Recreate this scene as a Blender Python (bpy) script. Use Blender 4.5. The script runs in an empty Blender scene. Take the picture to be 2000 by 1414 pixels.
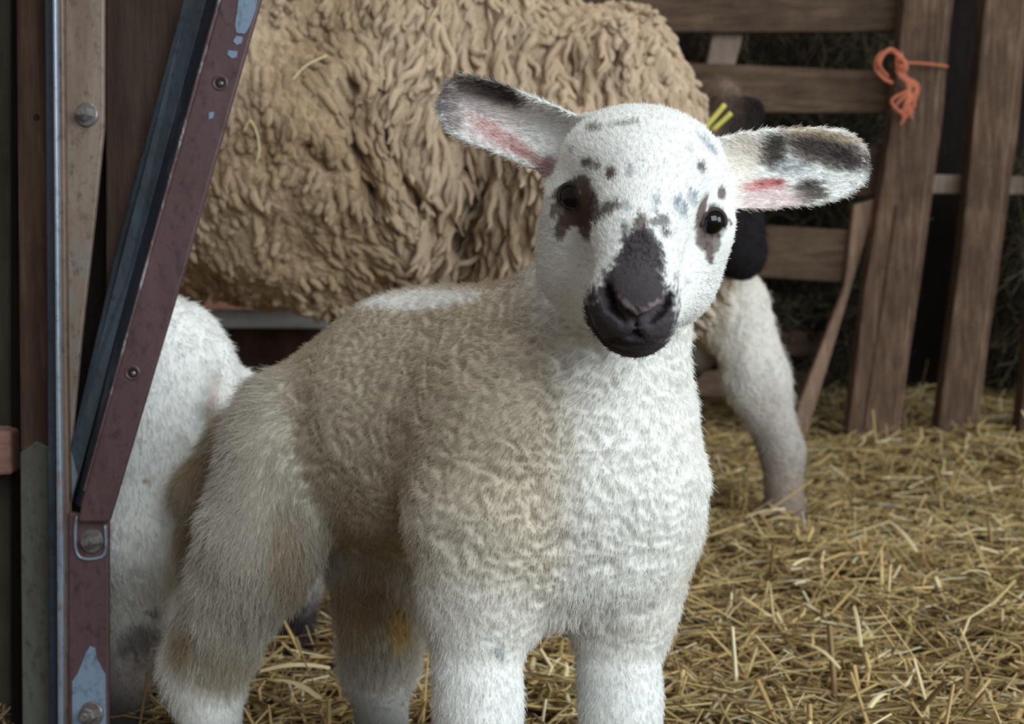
import bpy, bmesh, math, random
import numpy as np
from mathutils import Vector, Matrix, kdtree
from mathutils.bvhtree import BVHTree

random.seed(7)
rng = np.random.default_rng(7)
scene = bpy.context.scene
COL = scene.collection

# ------------------------------------------------------------------ camera
FPX = 3000.0
PITCH = math.atan(267.0 / FPX)
CAM = np.array((0.0, 0.0, 0.40))
cd = bpy.data.cameras.new('camera')
cam = bpy.data.objects.new('camera', cd)
COL.objects.link(cam)
cam.location = CAM
cam.rotation_euler = (math.pi / 2 - PITCH, 0, 0)
cd.sensor_width = 36.0
cd.lens = 36.0 * FPX / 2000.0
cd.clip_start = 0.02
cd.clip_end = 60
cd.dof.use_dof = True
cd.dof.focus_distance = 0.86
cd.dof.aperture_fstop = 14.0
scene.camera = cam

# ------------------------------------------------------------------ world, light, exposure
world = bpy.data.worlds.new('world')
scene.world = world
world.use_nodes = True
wbg = world.node_tree.nodes['Background']
wbg.inputs['Color'].default_value = (1.0, 0.95, 0.89, 1)
wbg.inputs['Strength'].default_value = 0.27

def area_light(name, loc, target, size, size_y, energy, color):
    l = bpy.data.lights.new(name, 'AREA')
    l.shape = 'RECTANGLE'
    l.size, l.size_y, l.energy, l.color = size, size_y, energy, color
    o = bpy.data.objects.new(name, l)
    COL.objects.link(o)
    o.location = loc
    o.rotation_euler = (Vector(target) - Vector(loc)).to_track_quat('-Z', 'Y').to_euler()
    return o

# daylight through the open barn doors, to the right behind the photographer
area_light('doorway_daylight', (1.85, -1.9, 1.7), (0.0, 1.3, 0.3), 2.8, 2.2, 142, (0.88, 0.98, 1.0))
# added fill from the right, to lighten the far hind leg
area_light('side_fill', (3.0, 0.2, 0.9), (0.0, 1.2, 0.2), 1.6, 1.4, 50, (0.88, 0.97, 1.0))
# daylight through the roof lights over the pen
area_light('rooflight_daylight', (0.2, 1.6, 3.2), (0.2, 1.7, 0.0), 2.2, 1.6, 34, (1.0, 0.97, 0.92))

vs = scene.view_settings
vs.view_transform = 'Standard'
vs.look = 'None'
vs.exposure = -0.2
vs.gamma = 1.0
vs.use_curve_mapping = False

# ------------------------------------------------------------------ helpers
cp, sp = math.cos(PITCH), math.sin(PITCH)

def ray(px, py):
    u = (px - 1000.0) / FPX
    v = -(py - 707.0) / FPX
    return np.array((u, cp + v * sp, v * cp - sp))

def Q(px, py, Y):
    """point seen at pixel (px, py) of the 2000x1414 frame, standing in the plane y = Y"""
    r = ray(px, py)
    return CAM + r * (Y / r[1])

def G(px, py, z=0.0):
    r = ray(px, py)
    return CAM + r * ((z - CAM[2]) / r[2])

def proj(P):
    d = P - CAM
    z = d[:, 1] * cp - d[:, 2] * sp
    u = d[:, 0] / z
    v = (d[:, 1] * sp + d[:, 2] * cp) / z
    return 1000 + u * FPX, 707 - v * FPX

def lin(r, g, b):
    f = lambda c: (c / 255 / 12.92) if c / 255 <= 0.04045 else ((c / 255 + 0.055) / 1.055) ** 2.4
    return (f(r), f(g), f(b))

def tag(o, label=None, cat=None, group=None, kind=None):
    if label: o['label'] = label
    if cat: o['category'] = cat
    if group: o['group'] = group
    if kind: o['kind'] = kind
    return o

def link(name, me, parent=None, mat=None):
    o = bpy.data.objects.new(name, me)
    COL.objects.link(o)
    if parent is not None: o.parent = parent
    if mat is not None: me.materials.append(mat)
    return o

def empty(name, loc):
    o = bpy.data.objects.new(name, None)
    COL.objects.link(o)
    o.location = loc
    o.empty_display_size = 0.05
    return o

def hang(child, parent):
    """parent while keeping world-space mesh coordinates"""
    child.parent = parent
    child.matrix_parent_inverse = Matrix.Translation(parent.location).inverted()
    return child

# ---- vectorised gradient noise
_perm = np.random.default_rng(3).permutation(256).astype(np.int64)
_perm = np.concatenate([_perm, _perm, _perm])
_grad = np.random.default_rng(4).normal(size=(256, 3))
_grad /= np.linalg.norm(_grad, axis=1)[:, None]

def noise(p):
    p = np.asarray(p, dtype=np.float64)
    i = np.floor(p).astype(np.int64)
    f = p - i
    i &= 255
    u = f * f * f * (f * (f * 6 - 15) + 10)
    out = 0
    for dx in (0, 1):
        for dy in (0, 1):
            for dz in (0, 1):
                h = _perm[_perm[_perm[(i[:, 0] + dx) & 255] + ((i[:, 1] + dy) & 255)] + ((i[:, 2] + dz) & 255)]
                g = _grad[h]
                d = g[:, 0] * (f[:, 0] - dx) + g[:, 1] * (f[:, 1] - dy) + g[:, 2] * (f[:, 2] - dz)
                w = (u[:, 0] if dx else 1 - u[:, 0]) * (u[:, 1] if dy else 1 - u[:, 1]) * (u[:, 2] if dz else 1 - u[:, 2])
                out = out + w * d
    return out * 1.6

def fbm(p, n=3):
    s, a, t = 0, 1.0, 0
    for k in range(n):
        s = s + a * noise(p * 2 ** k + 17.3 * k)
        t += a
        a *= 0.5
    return s / t

# ------------------------------------------------------------------ implicit bodies -> one continuous mesh
class Body:
    def __init__(s, lo, hi, h):
        s.h = h
        s.lo = np.array(lo, float)
        n = np.ceil((np.array(hi) - s.lo) / h).astype(int) + 1
        s.n = n
        s.F = np.full(n, 0.06, dtype=np.float32)
        s.prims = []

    def _window(s, lo, hi):
        a = np.maximum(np.floor((lo - s.lo) / s.h).astype(int), 0)
        b = np.minimum(np.ceil((hi - s.lo) / s.h).astype(int) + 1, s.n)
        if np.any(b <= a): return None
        ax = [s.lo[k] + s.h * np.arange(a[k], b[k]) for k in range(3)]
        g = np.stack(np.meshgrid(*ax, indexing='ij'), -1)
        return tuple(slice(a[k], b[k]) for k in range(3)), g

    def add(s, fn, lo, hi, k, sub=False, **attr):
        pad = max(k, 0.004) + 0.012
        w = s._window(np.array(lo) - pad, np.array(hi) + pad)
        if w is None: return
        sl, g = w
        d = fn(g.reshape(-1, 3)).reshape(g.shape[:3]).astype(np.float32)
        f = s.F[sl]
        if sub:
            d = -d
            hh = np.maximum(k - np.abs(f - d), 0) / k
            s.F[sl] = np.maximum(f, d) + hh * hh * k * 0.25
        else:
            hh = np.maximum(k - np.abs(f - d), 0) / k
            s.F[sl] = np.minimum(f, d) - hh * hh * k * 0.25
            s.prims.append((fn, attr))

    def cone(s, a, b, r1, r2, k=0.02, **attr):
        a, b = np.array(a, float), np.array(b, float)
        ab = b - a
        L2 = ab @ ab
        def fn(p):
            t = np.clip(((p - a) @ ab) / L2, 0, 1)
            return np.linalg.norm(p - (a + t[:, None] * ab), axis=1) - (r1 + t * (r2 - r1))
        r = max(r1, r2)
        s.add(fn, np.minimum(a, b) - r, np.maximum(a, b) + r, k, **attr)

    def ell(s, c, r, R=None, k=0.02, sub=False, **attr):
        c, r = np.array(c, float), np.array(r, float)
        M = np.eye(3) if R is None else np.array(R)        # columns are the axes
        def fn(p):
            q = (p - c) @ M
            k0 = np.linalg.norm(q / r, axis=1)
            k1 = np.linalg.norm(q / (r * r), axis=1) + 1e-9
            return k0 * (k0 - 1) / k1
        m = r.max()
        s.add(fn, c - m, c + m, k, sub=sub, **attr)

    def slit(s, a, b, r, k=0.002):
        a, b = np.array(a, float), np.array(b, float)
        ab = b - a
        def fn(p):
            t = np.clip(((p - a) @ ab) / (ab @ ab), 0, 1)
            return np.linalg.norm(p - (a + t[:, None] * ab), axis=1) - r
        s.add(fn, np.minimum(a, b) - r, np.maximum(a, b) + r, k, sub=True)

    def ear(s, base, tip, nrm, W, th=0.0028, cup=0.55, round_=4.0, k=0.008, **attr):
        base, tip = np.array(base), np.array(tip)
        u = tip - base
        L = np.linalg.norm(u)
        u = u / L
        n = np.array(nrm, float)
        n = n - u * (n @ u)
        n /= np.linalg.norm(n)
        v = np.cross(n, u)
        def fn(p):
            q = p - base
            a, b, c = q @ u, q @ v, q @ n
            t = a / L
            hw = W * np.maximum(1 - np.abs((t - 0.40) / 0.615) ** round_, 0.0) ** (1 / 2.0)
            c0 = cup * b * b / W * (1.25 - 0.6 * np.clip(t, 0, 1)) - 0.25 * W * cup + 0.012 * (t - 0.5) ** 2
            return np.maximum(np.maximum(np.abs(c - c0) - th, (np.abs(b) - hw) * 0.8), np.maximum(-a - 0.01, a - L)) * 0.85
        m = W * 1.4
        s.add(fn, np.minimum(base, tip) - m, np.maximum(base, tip) + m, k, **attr)
        return u, v, n

    def mesh(s, smooth=1):
        F = s.F
        neg = F < 0
        c = [neg[i:neg.shape[0] - 1 + i, j:neg.shape[1] - 1 + j, k:neg.shape[2] - 1 + k]
             for i in (0, 1) for j in (0, 1) for k in (0, 1)]
        anyn = c[0].copy(); alln = c[0].copy()
        for x in c[1:]:
            anyn |= x; alln &= x
        act = anyn & ~alln
        I = np.argwhere(act)
        idx = np.full(act.shape, -1, dtype=np.int32)
        idx[act] = np.arange(len(I))
        corners = [(i, j, k) for i in (0, 1) for j in (0, 1) for k in (0, 1)]
        val = np.stack([F[I[:, 0] + i, I[:, 1] + j, I[:, 2] + k] for i, j, k in corners], 1)
        acc = np.zeros((len(I), 3)); cnt = np.zeros(len(I))
        for e0 in range(8):
            for ax in range(3):
                if corners[e0][ax]: continue
                o = list(corners[e0]); o[ax] = 1
                e1 = corners.index(tuple(o))
                a, b = val[:, e0], val[:, e1]
                m = (a < 0) != (b < 0)
                t = np.where(m, a / np.where(m, a - b, 1), 0)
                p = np.tile(np.array(corners[e0], float), (len(I), 1))
                p[:, ax] += t
                acc += np.where(m[:, None], p, 0); cnt += m
        V = s.lo + s.h * (I + acc / cnt[:, None])
        quads = []
        for ax in range(3):
            b1, b2 = (ax + 1) % 3, (ax + 2) % 3
            sa = [slice(None)] * 3; sb = [slice(None)] * 3
            sa[ax] = slice(0, -1); sb[ax] = slice(1, None)
            A, B = neg[tuple(sa)], neg[tuple(sb)]
            E = np.argwhere(A != B)
            ok = (E[:, b1] > 0) & (E[:, b2] > 0) & (E[:, b1] < act.shape[b1]) & (E[:, b2] < act.shape[b2])
            E = E[ok]
            flip = A[E[:, 0], E[:, 1], E[:, 2]]
            def at(d1, d2):
                e = E.copy(); e[:, b1] += d1; e[:, b2] += d2
                return idx[e[:, 0], e[:, 1], e[:, 2]]
            q = np.stack([at(-1, -1), at(0, -1), at(0, 0), at(-1, 0)], 1)
            q[~flip] = q[~flip][:, ::-1]
            quads.append(q)
        Qd = np.concatenate(quads)
        Qd = Qd[(Qd >= 0).all(1)]
        for _ in range(smooth):
            S = np.zeros_like(V); n = np.zeros(len(V))
            for a, b in ((0, 1), (1, 2), (2, 3), (3, 0)):
                np.add.at(S, Qd[:, a], V[Qd[:, b]]); np.add.at(S, Qd[:, b], V[Qd[:, a]])
                np.add.at(n, Qd[:, a], 1); np.add.at(n, Qd[:, b], 1)
            V = V * 0.5 + 0.5 * S / n[:, None]
        s.V, s.Qd = V, Qd
        return V, Qd

    def attrs(s, V, keys, soft=0.006):
        D = np.stack([fn(V) for fn, a in s.prims], 1)
        D = D - D.min(1)[:, None]
        W = np.exp(-D / soft)
        W /= W.sum(1)[:, None]
        out = []
        for key, default in keys:
            T = np.array([np.atleast_1d(a.get(key, default)) for fn, a in s.prims], float)
            out.append(W @ T)
        return out

def vnormals(V, Qd):
    n = np.cross(V[Qd[:, 2]] - V[Qd[:, 0]], V[Qd[:, 3]] - V[Qd[:, 1]])
    N = np.zeros_like(V)
    for a in range(4): np.add.at(N, Qd[:, a], n)
    return N / (np.linalg.norm(N, axis=1)[:, None] + 1e-12)

def mesh_from(name, V, faces, col=None, smooth=True):
    me = bpy.data.meshes.new(name)
    V = np.asarray(V, np.float32); faces = np.asarray(faces, np.int32)
    k = faces.shape[1]
    me.vertices.add(len(V)); me.vertices.foreach_set('co', V.ravel())
    me.loops.add(faces.size); me.loops.foreach_set('vertex_index', faces.ravel())
    me.polygons.add(len(faces))
    me.polygons.foreach_set('loop_start', np.arange(0, faces.size, k, dtype=np.int32))
    me.polygons.foreach_set('loop_total', np.full(len(faces), k, dtype=np.int32))
    me.update(calc_edges=True)
    me.validate()
    if smooth: me.polygons.foreach_set('use_smooth', np.ones(len(me.polygons), bool))
    if col is not None:
        a = me.attributes.new('coat', 'FLOAT_COLOR', 'POINT')
        c = np.ones((len(V), 4), np.float32); c[:, :3] = col
        a.data.foreach_set('color', c.ravel())
    return me

def grow_fur(name, V, Qd, col, length, comb, count, radius, lift=0.5, jitter=0.25, clump=0.5, per_clump=12,
             curl=0.0, curl_n=2.0, weight=None, K=5, seed=1, mat=None, vary=0.12, parent=None, locks=False):
    r = np.random.default_rng(seed)
    T = np.concatenate([Qd[:, [0, 1, 2]], Qd[:, [0, 2, 3]]])
    A = 0.5 * np.linalg.norm(np.cross(V[T[:, 1]] - V[T[:, 0]], V[T[:, 2]] - V[T[:, 0]]), axis=1)
    w = A * (1 if weight is None else weight[T].mean(1))
    c = np.cumsum(w); c /= c[-1]
    ti = np.searchsorted(c, r.random(count))
    ti = np.minimum(ti, len(T) - 1)
    a, b = r.random(count), r.random(count)
    m = a + b > 1
    a[m], b[m] = 1 - a[m], 1 - b[m]
    B = np.stack([1 - a - b, a, b], 1)[:, :, None]
    N = vnormals(V, Qd)
    def ip(X): return (X[T[ti]] * B).sum(1)
    P, n, cm, cl = ip(V), ip(N), ip(comb), ip(col)
    L = ip(np.asarray(length).reshape(-1, 1))[:, 0]
    n /= np.linalg.norm(n, axis=1)[:, None] + 1e-9
    t = cm - n * (cm * n).sum(1)[:, None]
    t /= np.linalg.norm(t, axis=1)[:, None] + 1e-6
    t = t + r.normal(size=t.shape) * jitter
    L = L * (0.75 + 0.5 * r.random(count))
    s = np.linspace(0, 1, K)
    up = (lift * s) ; lay = (1 - lift) * s ** 1.3
    pts = P[:, None, :] - n[:, None, :] * 0.0008 + L[:, None, None] * (n[:, None, :] * up[None, :, None] + t[:, None, :] * lay[None, :, None])
    bt = np.cross(n, t)
    if curl > 0:
        ph = r.random(count) * 6.283
        ang = ph[:, None] + s[None] * curl_n * 6.283
        amp = (L * curl)[:, None] * s[None]
        pts += amp[:, :, None] * (np.cos(ang)[:, :, None] * bt[:, None, :] + np.sin(ang)[:, :, None] * n[:, None, :])
    if clump > 0:
        nc = max(1, count // per_clump)
        ci = r.choice(count, nc, replace=False)
        kd = kdtree.KDTree(nc)
        for q, j in enumerate(ci): kd.insert(P[j], q)
        kd.balance()
        near = np.array([kd.find(p)[1] for p in P.tolist()])
        cpath = pts[ci[near]]
        f = clump * s ** 0.9
        pts = pts * (1 - f[None, :, None]) + cpath * f[None, :, None]
    if locks:                                   # fat locks of wool: tapering tubes in one mesh
        sides = 6
        rr = radius * (0.7 + 0.6 * r.random(count))[:, None] * (0.55 + 0.6 * np.sin(np.pi * (0.12 + 0.80 * s)))[None]
        rr[:, -1] *= 0.35
        d = np.gradient(pts, axis=1); d /= np.linalg.norm(d, axis=2)[:, :, None] + 1e-9
        x = np.cross(d, n[:, None, :]); x /= np.linalg.norm(x, axis=2)[:, :, None] + 1e-9
        y = np.cross(x, d)
        an = 2 * np.pi * np.arange(sides) / sides
        W = pts[:, :, None, :] + rr[:, :, None, None] * (x[:, :, None, :] * np.cos(an)[None, None, :, None] + y[:, :, None, :] * np.sin(an)[None, None, :, None] * 0.85)
        m = K * sides
        F = np.array([(k * sides + q, k * sides + (q + 1) % sides, (k + 1) * sides + (q + 1) % sides, (k + 1) * sides + q) for k in range(K - 1) for q in range(sides)])
        F = (np.arange(count) * m)[:, None, None] + F[None]
        cc = np.clip(cl * (1 + vary * r.normal(size=(count, 1))), 0, 1)
        o = link(name, mesh_from(name, W.reshape(-1, 3), F.reshape(-1, 4), np.repeat(cc, m, 0)), None, mat)
        if parent is not None: o.parent = parent
        return o
    hc = bpy.data.hair_curves.new(name)
    hc.add_curves([K] * count)
    hc.attributes['position'].data.foreach_set('vector', pts.astype(np.float32).ravel())
    if 'radius' not in hc.attributes: hc.attributes.new('radius', 'FLOAT', 'POINT')
    rad = (radius * (1 - 0.8 * s ** 1.5))[None].repeat(count, 0)
    hc.attributes['radius'].data.foreach_set('value', rad.astype(np.float32).ravel())
    ca = hc.attributes.new('coat', 'FLOAT_COLOR', 'CURVE')
    cc = np.ones((count, 4), np.float32)
    cc[:, :3] = np.clip(cl * (1 + vary * r.normal(size=(count, 1))), 0, 1)
    ca.data.foreach_set('color', cc.ravel())
    o = bpy.data.objects.new(name, hc)
    COL.objects.link(o)
    if mat: hc.materials.append(mat)
    if parent is not None: o.parent = parent
    return o

# ------------------------------------------------------------------ materials
def new_mat(name):
    m = bpy.data.materials.new(name)
    m.use_nodes = True
    nt = m.node_tree
    nt.nodes.clear()
    out = nt.nodes.new('ShaderNodeOutputMaterial')
    b = nt.nodes.new('ShaderNodeBsdfPrincipled')
    nt.links.new(b.outputs[0], out.inputs[0])
    return m, nt, b, out

def set_in(b, **kw):
    for k, v in kw.items(): b.inputs[k.replace('_', ' ')].default_value = v

def ramp(nt, src, stops):
    r = nt.nodes.new('ShaderNodeValToRGB')
    e = r.color_ramp.elements
    while len(e) < len(stops): e.new(0.5)
    for x, (p, c) in zip(e, stops):
        x.position = p; x.color = (*c, 1)
    nt.links.new(src, r.inputs[0])
    return r.outputs[0]

def tex(nt, kind, scale, detail=4, coord='Object', stretch=(1, 1, 1), rough=0.6, dist=0.0):
    tc = nt.nodes.new('ShaderNodeTexCoord'); mp = nt.nodes.new('ShaderNodeMapping')
    mp.inputs['Scale'].default_value = stretch
    nt.links.new(tc.outputs[coord], mp.inputs[0])
    t = nt.nodes.new('ShaderNodeTexNoise' if kind == 'noise' else 'ShaderNodeTexVoronoi')
    t.inputs['Scale'].default_value = scale
    if kind == 'noise':
        t.inputs['Detail'].default_value = detail
        t.inputs['Roughness'].default_value = rough
        t.inputs['Distortion'].default_value = dist
    nt.links.new(mp.outputs[0], t.inputs['Vector'])
    return t.outputs[0]

def bump(nt, b, src, strength, dist):
    n = nt.nodes.new('ShaderNodeBump')
    n.inputs['Strength'].default_value = strength
    n.inputs['Distance'].default_value = dist
    nt.links.new(src, n.inputs['Height'])
    nt.links.new(n.outputs[0], b.inputs['Normal'])

def mix(nt, fac, a, b):
    m = nt.nodes.new('ShaderNodeMix'); m.data_type = 'RGBA'
    for v, i in ((fac, 0), (a, 6), (b, 7)):
        if isinstance(v, bpy.types.NodeSocket): nt.links.new(v, m.inputs[i])
        else: m.inputs[i].default_value = v if i == 0 else (*v, 1)
    return m.outputs[2]

def mat_wood(name, c1, c2, c3, axis='z', rough=0.8, grain=1.0):
    m, nt, b, out = new_mat(name)
    st = {'x': (1.5, 14, 14), 'y': (14, 1.5, 14), 'z': (14, 14, 1.5)}[axis]
    n1 = tex(nt, 'noise', 9 * grain, 6, stretch=st, rough=0.7)
    c = ramp(nt, n1, [(0.28, c1), (0.5, c2), (0.74, c3)])
    n2 = tex(nt, 'noise', 7, 5, rough=0.7)
    f = ramp(nt, n2, [(0.45, (0, 0, 0)), (0.7, (0.6, 0.6, 0.6))])
    c = mix(nt, f, c, tuple(x * 0.45 for x in c1))
    nt.links.new(c, b.inputs['Base Color'])
    set_in(b, Roughness=rough, Specular_IOR_Level=0.25)
    bump(nt, b, n1, 0.5, 0.004)
    return m

def mat_steel(name, paint, paint2, wear, wear_lo=0.60, wear_hi=0.66, scale=22, rough=0.5, metallic=0.0, stretch=(1, 1, 0.35), spec=0.5):
    m, nt, b, out = new_mat(name)
    n0 = tex(nt, 'noise', 26, 6, stretch=(1, 1, 0.22), rough=0.7, dist=0.6)
    c = ramp(nt, n0, [(0.32, paint2), (0.62, paint)])
    n1 = tex(nt, 'noise', scale, 6, stretch=stretch, rough=0.7)
    f = ramp(nt, n1, [(wear_lo, (0, 0, 0)), (wear_hi, (1, 1, 1))])
    c = mix(nt, f, c, wear)
    n3 = tex(nt, 'noise', 150, 5, stretch=(1, 1, 0.6), rough=0.75)
    g = ramp(nt, n3, [(0.52, (0, 0, 0)), (0.70, (0.75, 0.75, 0.75))])
    c = mix(nt, g, c, tuple(x * 0.35 for x in paint2))
    nt.links.new(c, b.inputs['Base Color'])
    set_in(b, Roughness=rough, Metallic=metallic, Specular_IOR_Level=spec)
    n2 = tex(nt, 'noise', 120, 3)
    bump(nt, b, n2, 0.25, 0.001)
    return m

def mat_coat(name, rough=0.9, transl=0.25, bump_scale=None, bump_s=0.4, bump_d=0.002):
    m, nt, b, out = new_mat(name)
    at = nt.nodes.new('ShaderNodeAttribute'); at.attribute_name = 'coat'
    nt.links.new(at.outputs['Color'], b.inputs['Base Color'])
    set_in(b, Roughness=rough, Specular_IOR_Level=0.15)
    if bump_scale:
        bump(nt, b, tex(nt, 'noise', bump_scale, 4), bump_s, bump_d)
    if transl:
        tr = nt.nodes.new('ShaderNodeBsdfTranslucent')
        nt.links.new(at.outputs['Color'], tr.inputs[0])
        mx = nt.nodes.new('ShaderNodeMixShader'); mx.inputs[0].default_value = transl
        nt.links.new(b.outputs[0], mx.inputs[1]); nt.links.new(tr.outputs[0], mx.inputs[2])
        nt.links.new(mx.outputs[0], out.inputs[0])
    return m

def mat_plain(name, c, rough=0.6, spec=0.4, metallic=0.0, coat=0.0):
    m, nt, b, out = new_mat(name)
    n = tex(nt, 'noise', 40, 4)
    cc = ramp(nt, n, [(0.3, tuple(x * 0.8 for x in c)), (0.7, c)])
    nt.links.new(cc, b.inputs['Base Color'])
    set_in(b, Roughness=rough, Specular_IOR_Level=spec, Metallic=metallic, Coat_Weight=coat)
    return m

M_fur = mat_coat('fur', 0.85, 0.3)
M_skin = mat_coat('coat_skin', 0.9, 0.0, 260, 0.5, 0.002)
M_wool = mat_coat('wool_base', 0.95, 0.0, 190, 0.9, 0.006)
M_lock = mat_coat('wool_lock', 0.95, 0.12, 420, 1.0, 0.004)
M_maroon = mat_steel('maroon_paint', lin(94, 70, 76), lin(78, 56, 58), lin(150, 140, 150), 0.70, 0.73, 20, 0.45)
M_slate = mat_steel('blue_grey_steel', lin(76, 90, 102), lin(52, 62, 70), lin(46, 42, 40), 0.56, 0.7, 9, 0.5)
M_sheath = mat_steel('grey_olive_paint', lin(92, 94, 88), lin(74, 72, 62), lin(64, 50, 40), 0.58, 0.7, 12, 0.6)
M_lip = mat_steel('brown_lip_paint', lin(112, 90, 76), lin(92, 72, 62), lin(140, 134, 132), 0.62, 0.7, 20, 0.45)
M_shade_navy = mat_steel('shade_navy', lin(50, 58, 74), lin(34, 40, 54), lin(96, 106, 118), 0.58, 0.7, 16, 0.5)  # dark navy for the painted shade strips
M_edge = mat_steel('worn_highlight_steel', lin(150, 160, 175), lin(120, 130, 150), lin(140, 110, 95), 0.58, 0.68, 14, 0.35, 0.3)  # pale worn steel, edge highlight included in the colour
M_plate = mat_steel('pinkish_grey_plate', lin(140, 124, 112), lin(112, 90, 78), lin(122, 130, 138), 0.50, 0.68, 14, 0.5)
M_rim = mat_steel('chipped_rim', lin(104, 82, 84), lin(80, 60, 62), lin(150, 146, 152), 0.55, 0.62, 60, 0.45)
M_bluepaint = mat_steel('blue_grey_paint', lin(128, 148, 172), lin(112, 128, 150), lin(94, 70, 74), 0.66, 0.7, 30, 0.5)
M_bolt = mat_steel('bolt_steel', lin(150, 145, 145), lin(110, 104, 104), lin(90, 66, 60), 0.6, 0.7, 40, 0.35, 0.6)
M_hole = mat_plain('bolt_hole', lin(40, 26, 26), 0.9)
M_brownpost = mat_wood('rust_brown_board', lin(52, 38, 32), lin(74, 54, 44), lin(98, 82, 66), 'z', 0.8, 0.6)
M_sheet = mat_wood('dark_brown_sheet', lin(50, 36, 30), lin(66, 50, 42), lin(78, 66, 56), 'z', 0.8, 0.4)
M_olive = mat_wood('olive_board', lin(54, 50, 44), lin(72, 68, 58), lin(84, 76, 64), 'z', 0.85, 0.5)
M_pinkblock = mat_wood('pink_brown_block', lin(140, 100, 92), lin(165, 124, 112), lin(176, 140, 126), 'x', 0.8)
M_rack = mat_wood('rack_timber', lin(58, 43, 34), lin(90, 69, 55), lin(126, 104, 90), 'z', 0.8)
M_arris = mat_wood('pale_lit_timber', lin(110, 88, 74), lin(140, 114, 98), lin(160, 136, 120), 'z', 0.8)  # pale timber; paints the highlight on the upright edges
M_slat = mat_wood('rack_slat_timber', lin(56, 42, 33), lin(84, 66, 53), lin(106, 88, 74), 'x', 0.8)
M_pale = mat_wood('pale_timber', lin(120, 104, 94), lin(150, 132, 120), lin(168, 150, 138), 'z', 0.8)
M_greyboard = mat_wood('grey_board', lin(150, 156, 162), lin(176, 182, 188), lin(196, 200, 204), 'x', 0.8)
M_darkwall = mat_wood('dark_wall', lin(16, 12, 11), lin(26, 20, 18), lin(36, 28, 25), 'z', 0.95)  # near-black colour stands for the unlit depth behind the rack
M_twine = mat_plain('orange_twine', lin(196, 116, 90), 0.8, 0.2)
M_tag = mat_plain('yellow_tag', lin(214, 206, 104), 0.5)
M_eye, _nt, _b, _o = new_mat('eye')
set_in(_b, Base_Color=(*lin(12, 10, 12), 1), Roughness=0.03, Specular_IOR_Level=0.40)
M_lid = mat_plain('eyelid', lin(66, 54, 52), 0.7, 0.2)

def mat_attr(name, rough=0.7):
    m, nt, b, out = new_mat(name)
    at = nt.nodes.new('ShaderNodeAttribute'); at.attribute_name = 'coat'
    nt.links.new(at.outputs['Color'], b.inputs['Base Color'])
    set_in(b, Roughness=rough, Specular_IOR_Level=0.35)
    return m
M_straw = mat_attr('straw', 0.55)
M_hay = mat_attr('hay', 0.8)

def mat_ground():
    m, nt, b, out = new_mat('matted_straw')
    n = tex(nt, 'noise', 60, 8, stretch=(1, 1, 1), rough=0.75, dist=1.5)
    c = ramp(nt, n, [(0.3, lin(60, 44, 26)), (0.5, lin(112, 88, 54)), (0.7, lin(150, 122, 76))])
    nt.links.new(c, b.inputs['Base Color'])
    set_in(b, Roughness=0.95, Specular_IOR_Level=0.1)
    bump(nt, b, n, 1.0, 0.01)
    return m
M_ground = mat_ground()

# ------------------------------------------------------------------ solid builders
def slab_mesh(name, pts, Y, thick, bev=0.0015):
    """a board: front outline through pixels pts standing at y = Y (or per-point), going back by thick"""
    f = [Q(p[0], p[1], p[2] if len(p) > 2 else Y) for p in pts]
    bm = bmesh.new()
    a = [bm.verts.new(v) for v in f]
    b = [bm.verts.new(v + np.array((0, thick, 0))) for v in f]
    n = len(a)
    bm.faces.new(a); bm.faces.new(b[::-1])
    for i in range(n):
        j = (i + 1) % n
        bm.faces.new((a[j], a[i], b[i], b[j]))
    bmesh.ops.recalc_face_normals(bm, faces=bm.faces)
    if bev: bmesh.ops.bevel(bm, geom=bm.edges[:], offset=bev, segments=2, profile=0.5, affect='EDGES')
    me = bpy.data.meshes.new(name)
    bm.to_mesh(me); bm.free()
    return me

def slab(name, pts, Y, thick, mat, parent=None, bev=0.0015):
    o = link(name, slab_mesh(name, pts, Y, thick, bev), None, mat)
    if parent is not None: hang(o, parent)
    return o

def lathe_mesh(name, prof, c, axis=(0, -1, 0), seg=24, hexa=()):
    """profile of (radius, height) turned about axis at c"""
    z = Vector(axis).normalized()
    x = z.orthogonal().normalized(); y = z.cross(x)
    bm = bmesh.new()
    rings = []
    for r, h in prof:
        rings.append([bm.verts.new(Vector(c) + z * h + (x * math.cos(t) + y * math.sin(t)) * r)
                      for t in (2 * math.pi * i / seg for i in range(seg))])
    for a, b in zip(rings, rings[1:]):
        for i in range(seg):
            bm.faces.new((a[i], a[(i + 1) % seg], b[(i + 1) % seg], b[i]))
    bm.faces.new(rings[-1]); bm.faces.new(rings[0][::-1])
    bmesh.ops.recalc_face_normals(bm, faces=bm.faces)
    me = bpy.data.meshes.new(name)
    bm.to_mesh(me); bm.free()
    return me

def tube_mesh(name, pts, rad, seg=8):
    pts = [Vector(p) for p in pts]
    bm = bmesh.new()
    rings = []
    for i, p in enumerate(pts):
        d = (pts[min(i + 1, len(pts) - 1)] - pts[max(i - 1, 0)]).normalized()
        x = d.cross(Vector((0.31, 0.87, 0.38))).normalized(); y = d.cross(x)
        r = rad[i] if hasattr(rad, '__len__') else rad
        rings.append([bm.verts.new(p + (x * math.cos(t) + y * math.sin(t)) * r) for t in (2 * math.pi * k / seg for k in range(seg))])
    for a, b in zip(rings, rings[1:]):
        for i in range(seg): bm.faces.new((a[i], a[(i + 1) % seg], b[(i + 1) % seg], b[i]))
    bm.faces.new(rings[-1]); bm.faces.new(rings[0][::-1])
    bmesh.ops.recalc_face_normals(bm, faces=bm.faces)
    for f in bm.faces: f.smooth = True
    me = bpy.data.meshes.new(name)
    bm.to_mesh(me); bm.free()
    return me

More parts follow.
